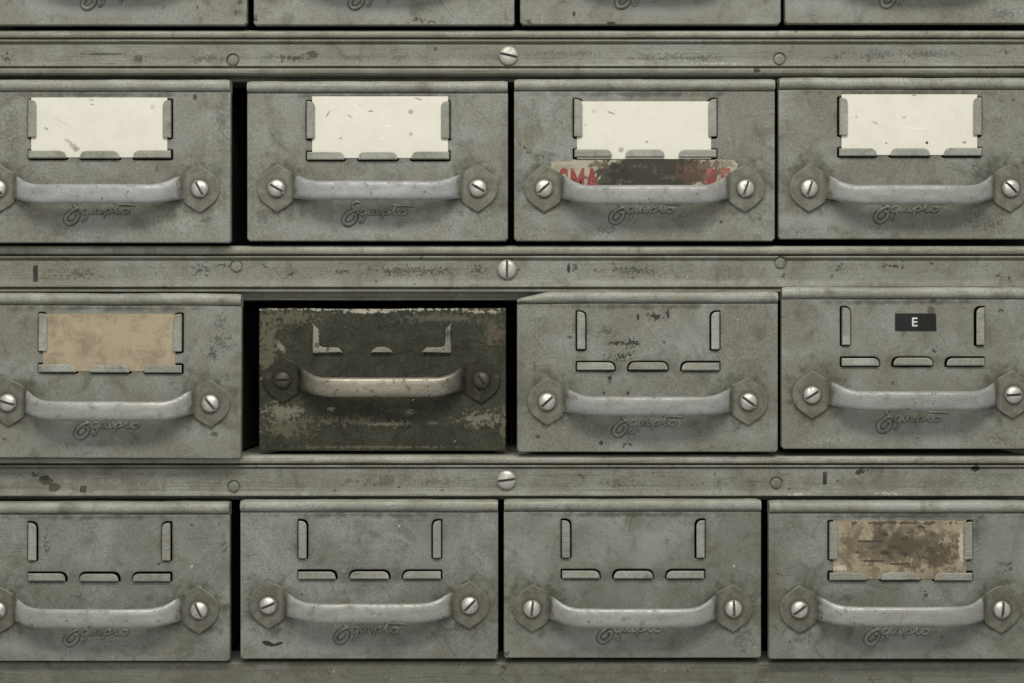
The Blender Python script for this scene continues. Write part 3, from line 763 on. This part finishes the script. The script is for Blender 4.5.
card('d4', 832, 964.5, 519, 578, card_mat('card_torn', (.355, .295, .195), (.13, .108, .07), 26, .9, cb(833, 966.5, 578, [
    (902, 546, 66, 26, dict(k=1.4, ns=.13, soft=.5, op=.8, col=(.125, .102, .066))), (905, 545, 46, 20, dict(k=1.70, ns=0.11, soft=.8, op=.8, col=(.085, .072, .046))), (940, 556, 24, 13, dict(k=1.70, ns=0.15, soft=.6, op=.8, col=(.075, .058, .036))), (845, 541, 7, 9, dict(k=1.87, ns=0.21, soft=.5, op=.6, col=(.11, .085, .055))),
    (885, 533.5, 6, 3.4, dict(k=1.53, ns=0.45, soft=.5, op=.95, bias=.2, col=SM)), (870, 540.5, 15, 1.2, dict(k=0.85, ns=0.30, soft=.3, op=.9, col=SM)), (904, 538, 5, 3, dict(k=2.04, ns=0.45, soft=.5, op=.9, bias=.2, col=SM)), (921, 525.5, 5, 3.2, dict(k=2.04, ns=0.45, soft=.5, op=.9, bias=.2, col=SM)),
    (883, 552, 10, 3, dict(k=1.70, ns=0.38, soft=.5, op=.95, bias=.2, col=SM)), (894, 546.5, 7, 2.8, dict(k=1.70, ns=0.45, soft=.5, op=.9, bias=.2, col=SM)), (858, 551.5, 4.5, 1.6, dict(k=1.02, ns=0.45, soft=.5, op=.9, bias=.2, col=SM)), (905, 553.5, 4, 2.6, dict(k=2.04, ns=0.45, soft=.5, op=.9, bias=.2, col=SM)),
    (923, 556.5, 5, 2.6, dict(k=2.04, ns=0.45, soft=.5, op=.9, bias=.2, col=SM)), (872, 560, 15, 1.3, dict(k=1.02, ns=0.30, soft=.3, op=.8, col=SM)), (900, 563, 16, 1.2, dict(k=1.02, ns=0.30, soft=.3, op=.85, col=SM)), (912, 566, 6, 3.2, dict(k=2.04, ns=0.38, soft=.3, op=.85, col=(.10, .06, .035))),
    (942, 538.5, 2, 1.8, dict(k=1.02, ns=0.45, soft=.5, op=.9, bias=.2, col=SM)), (900, 522, 50, 2, dict(k=2.21, ns=0.18, soft=.3, op=.8, col=SM)), (876, 569, 5, 4, dict(k=1.70, ns=0.30, soft=.4, op=.7, col=(.2, .14, .08))),
    (961, 545, 3, 20, dict(k=1.53, ns=0.30, soft=.4, op=.8, col=(.56, .50, .39))), (838, 567, 12, 3, dict(k=1.53, ns=0.30, soft=.4, op=.8, col=(.56, .50, .39)))]), .18),
    'brown torn card covered in dark smudges', 6.1, torn=3.2)

# ------------------------------------------------------------------ the cabinet
cab = thing('drawer_cabinet', 'grey green steel cabinet frame with riveted rails around all the drawers', 'cabinet', (0, 0, (CY-700)*MM))
def up0(): return (0, 0, -(CY-700)*MM)                     # cabinet parts are built in world millimetres
XL, XR = -44-CX, 1056-CX
def Z(py): return CY-py
RB = dict(base=(.176, .174, .133), lite=(.232, .234, .194), dark=(.10, .097, .068))

def rail_marks(lst): return [((px-CX, Z(py), rx, ry), o) for px, py, rx, ry, o in lst]
F = dict(k=2.8, ns=.34, soft=.45, bias=.3)
marksA = rail_marks([(291, 56.5, 26, 5, dict(k=2.2, bias=.3, ns=.3, soft=.4, op=.9, col=(.05, .045, .032))), (312, 53, 7, 4, dict(k=.9, ns=.25, soft=.2, op=.85, col=(.05, .045, .03))), (100, 52.5, 24, 1.3, dict(k=.9, ns=.1, soft=.3, op=.7)),
    (140, 57, 14, 5, dict(F, ns=.25, op=.6)), (4, 57, 8, 5, dict(F, op=.7)), (205, 58, 20, 5, dict(F, ns=.3, op=.5)), (400, 56, 12, 6, dict(F, ns=.3, op=.4)), (680, 56, 40, 6, dict(F, op=.4)), (560, 52, 50, 4, dict(F, op=.3)),
    (880, 54, 22, 6, dict(F, ns=.3, op=.5)), (930, 53, 40, 5, dict(F, ns=.35, op=.5)), (840, 54, 14, 3, dict(F, op=.6, ang=25)), (720, 62, 30, 1.5, dict(F, op=.7, col=PALE)), (1010, 50, 8, 3, dict(F, op=.6)),
    (758, 69, 4, 2.5, dict(P, op=.9)), (860, 50, 160, 5, dict(F, ns=.08, op=.3, col=(.16, .16, .15)))])
marksB = rail_marks([(33, 273.5, 2.6, 9, dict(box=True, k=.1, ns=.3, soft=.15, op=.97)), (405, 271, 36, 6.5, dict(k=2.8, bias=.3, ns=.4, soft=.4, op=.85, col=(.07, .065, .046))), (440, 271, 22, 6, dict(k=2.6, bias=.4, ns=.45, soft=.4, op=.85, col=(.06, .055, .04))), (478, 270, 9, 7, dict(F, ns=.4, op=.7)),
    (369, 266, 1.4, 6, dict(K, op=.7)), (569, 268, 1.8, 6, dict(P, op=.95)), (576, 268, 6, 5, dict(F, ns=.3, op=.7)), (635, 270, 28, 5, dict(F, ns=.4, op=.65)), (600, 271, 6, 3, dict(F, ns=.3, op=.5)), (200, 269, 10, 7, dict(F, ns=.25, op=.6)), (221, 265, 8, 3, dict(F, ns=.3, op=.8)),
    (290, 274, 9, 2.6, dict(F, ns=.25, op=.75, ang=20)), (75, 274, 26, 6, dict(F, ns=.3, op=.5)), (340, 271, 10, 3, dict(F, ns=.3, op=.6)), (841, 267, 5, 7, dict(F, ns=.3, op=.6, ang=-50)), (896, 266, 12, 3, dict(F, ns=.2, op=.85)), (904, 268, 2, 4, dict(K, op=.9)), (934, 263, 2, 1.5, dict(P, op=.8)),
    (900, 276, 120, 9, dict(F, ns=.06, op=.3, col=(.24, .24, .215))), (640, 281, 150, 4, dict(F, ns=.08, op=.4, col=(.27, .27, .235)))])
marksC = rail_marks([(43, 481, 7, 5, dict(k=.9, ns=.25, soft=.15, op=.96)), (52, 488, 7, 4.5, dict(k=.9, ns=.25, soft=.15, op=.96)), (81, 489.5, 3.4, 3.6, dict(box=True, k=.4, ns=.3, soft=.15, op=.95)), (826.5, 479, 2.2, 6.8, dict(box=True, k=.2, ns=.3, soft=.15, op=.96)),
    (862, 472.5, 6, 3, dict(k=1.0, ns=.3, soft=.2, op=.9, ang=20)), (978, 469, 5, 3.5, dict(k=.4, ns=.3, soft=.2, op=.95)), (584, 478, 8, 5, dict(F, ns=.3, op=.6)), (375, 483, 40, 6, dict(F, ns=.15, op=.5, col=RUST)), (430, 482, 30, 5, dict(F, ns=.2, op=.5, col=RUST)),
    (100, 487, 120, 12, dict(F, ns=.05, op=.4, col=(.12, .105, .07))), (900, 484, 150, 12, dict(F, ns=.05, op=.35, col=(.12, .105, .07))), (800, 495, 12, 1.8, dict(F, op=.8, col=PALE)), (840, 482, 3, 2, dict(K, op=.7)), (620, 484, 20, 5, dict(F, ns=.3, op=.4)), (888, 494, 12, 2, dict(F, op=.7, col=PALE))])
marksD = rail_marks([(503, 668, 5, 3, dict(K, op=.9)), (505, 681, 4, 3, dict(K, op=.9)), (300, 672, 60, 10, dict(F, ns=.08, op=.5, col=(.11, .09, .06))), (650, 676, 120, 10, dict(F, ns=.06, op=.4, col=(.11, .09, .06)))])

RAIL_A = [(38.0, -60), (38.0, -8), (38.4, -6.4), (39.4, -6), (40.4, -6.6), (41.2, -8.6), (42.2, -10.1), (43, -8.3), (50, -8), (58, -8), (62.5, -7.2), (64.5, -6.6), (65.3, -7.6), (65.8, -10.1), (66.6, -9), (67.2, -7.6), (69, -6.8), (71.5, -7.2), (73.4, -9), (74.6, -13), (75.2, -20), (78, -22), (78, -60)]
RAIL_B = [(255.4, -60), (255.4, -8), (255.9, -6.6), (257, -6.2), (258, -7.2), (258.6, -9), (259.6, -10.1), (260.6, -8.4), (268, -8), (278, -8), (282, -7.2), (285, -5.6), (286.4, -5.4), (287, -6.6), (287.4, -9.6), (288.6, -10.7), (289.3, -7.6), (290.4, -6.9), (291.6, -7.4), (292.2, -10), (292.5, -16), (297, -19), (297.6, -17.8), (299.2, -17.8), (299.8, -20), (300, -60)]
RAIL_C = [(465.6, -60), (465.6, -8), (466, -6.6), (466.9, -6.2), (467.6, -7.2), (468.2, -9), (469, -10.1), (470, -8.4), (478, -8), (488, -8), (492, -7.2), (495, -5.6), (496.2, -5.4), (496.8, -6.6), (497.2, -9.6), (498, -10.9), (498.8, -12), (499.2, -18), (502, -22), (502, -60)]
RAIL_D = [(663.2, -60), (663.2, -9), (664, -7.2), (665.5, -6.4), (668, -6.6), (690, -7), (694, -8), (700, -8.4), (700, -60)]

def rail(prof, mat, rivets, screw=None, slot=0):
    bm = bmesh.new()
    extrude_profile(bm, [(Z(t), d) for t, d in prof], XL, XR, 1)
    me = bm_mesh(bm, 'rail', False)
    cut = []
    for x, y in rivets:
        c = lathe([(6.9, -10.2), (6.9, -2)], 32)
        c.faces.new([v for v in c.verts][-32:])
        for v in c.verts: v.co += Vector(((x-CX)*MM, 0, Z(y)*MM))
        cut.append(bm_mesh(c, 'cut', False))
    if cut: me = boolean(me, cut)
    me.polygons.foreach_set('use_smooth', [True]*len(me.polygons)); me.set_sharp_from_angle(angle=math.radians(28))
    o = link_mesh('rail', me, mat, cab, up0())
    for x, y in rivets:
        b = lathe([(5.2, -11), (5.2, -8.9), (4.7, -8.5), (3, -8.35), (0, -8.3)], 28)
        link_mesh('rivet', bm_mesh(b, 'rivet', True, 40), mat, o, ((x-CX)*MM, 0, Z(y)*MM))
    if screw:
        share('screw', RAIL_SCREW, screw_rail, o, ((screw[0]-CX)*MM, 7.2*MM, Z(screw[1])*MM), (0, math.radians(-slot), 0))
    return o
rail(RAIL_A, paint('rail_paint_upper', **RB, seed=51, blobs=marksA, rough=.46, speck=.70, streak=.6), [(231.5, 58.6), (781, 57.5)], (508.5, 54.5), -13)
rail(RAIL_B, paint('rail_paint_middle', **RB, seed=52, blobs=marksB, rough=.46, speck=.70, streak=.6), [(235, 266), (782, 262.5)], (507, 269), 90)
rail(RAIL_C, paint('rail_paint_lower', **RB, seed=53, blobs=marksC, rough=.46, speck=.70, streak=.6), [(232.3, 487.5), (777.8, 484)], (506.5, 480.5), 8)
rail(RAIL_D, paint('rail_paint_base', base=(.150, .148, .112), lite=(.19, .188, .15), dark=(.09, .086, .06), seed=54, blobs=marksD, rough=.5, speck=.70, streak=.5), [])

lip_m = paint('shelf_lip_paint', base=(.225, .222, .175), lite=(.33, .325, .27), dark=(.13, .125, .09), seed=61, rough=.42, speck=.73, streak=.7)
for t0, t1 in ((28.7, 36.4), (245.2, 254.0), (456.0, 464.2)):
    bm = bmesh.new()
    m = (t0+t1)/2
    prof = [(t0, -278), (t0, -8.5), (t0+.7, -6.4), (t0+2, -5.2), (m, -4.6), (t1-2, -4.9), (t1-.8, -5.8), (t1, -8), (t1, -278)]
    extrude_profile(bm, [(Z(t), dd) for t, dd in prof], XL, XR, 1)
    link_mesh('shelf_lip', bm_mesh(bm, 'shelf_lip', True, 30), lip_m, cab, up0())
body_m = paint('cabinet_paint', **RB, seed=70)
inner_m = plain('inner_shade_steel', (.025, .025, .022), .7)  # near-black, with the shade inside the cabinet painted into the steel
for xa, xb in ((XL-14, XL-.3), (XR+.3, XR+14)):
    bm = bmesh.new(); box(bm, xa, xb, -290, -5, Z(702), Z(-160)); link_mesh('side_panel', bm_mesh(bm, 'side_panel', False), body_m, cab, up0())
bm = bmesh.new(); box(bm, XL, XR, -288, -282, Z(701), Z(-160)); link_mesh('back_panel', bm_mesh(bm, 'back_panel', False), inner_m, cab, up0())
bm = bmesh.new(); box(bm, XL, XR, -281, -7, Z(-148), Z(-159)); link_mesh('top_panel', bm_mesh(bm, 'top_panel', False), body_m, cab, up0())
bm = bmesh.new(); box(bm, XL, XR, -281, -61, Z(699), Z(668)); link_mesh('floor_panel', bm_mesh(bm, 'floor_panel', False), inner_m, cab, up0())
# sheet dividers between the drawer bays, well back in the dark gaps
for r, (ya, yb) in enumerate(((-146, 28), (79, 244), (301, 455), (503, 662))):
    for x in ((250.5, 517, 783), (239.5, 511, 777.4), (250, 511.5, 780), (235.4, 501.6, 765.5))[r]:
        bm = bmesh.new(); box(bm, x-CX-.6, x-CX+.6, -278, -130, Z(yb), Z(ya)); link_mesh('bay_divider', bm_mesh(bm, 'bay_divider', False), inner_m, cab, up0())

# ------------------------------------------------------------------ camera, light
cam = bpy.data.cameras.new('camera'); co = bpy.data.objects.new('camera', cam); C.objects.link(co)
cam.sensor_width = 36; cam.lens = 36*1.5/1.024
cam.clip_start = .05; cam.clip_end = 100
co.location = (0, -1.5, 0); co.rotation_euler = (math.radians(90), 0, 0)
S.camera = co

def area(name, loc, target, sx, sy, power, color):
    la = bpy.data.lights.new(name, 'AREA'); la.shape = 'RECTANGLE'; la.size = sx; la.size_y = sy; la.energy = power; la.color = color
    o = bpy.data.objects.new(name, la); C.objects.link(o); o.location = loc
    o.rotation_euler = (Vector(target)-Vector(loc)).to_track_quat('-Z', 'Y').to_euler()
    return o
area('key_lamp', (.1, -1.9, 2.3), (0, 0, .0), 2.6, .55, 74, (1, .985, .945))
area('front_lamp', (-.3, -3.2, .9), (0, 0, 0), 2.4, 1.6, 20, (1, .99, .96))
wd = bpy.data.worlds.new('World'); S.world = wd; wd.use_nodes = True
bg = wd.node_tree.nodes['Background']; bg.inputs[0].default_value = (.97, .98, 1, 1); bg.inputs[1].default_value = .36
S.view_settings.view_transform = 'Standard'; S.view_settings.look = 'None'
S.view_settings.exposure = 0; S.view_settings.gamma = 1
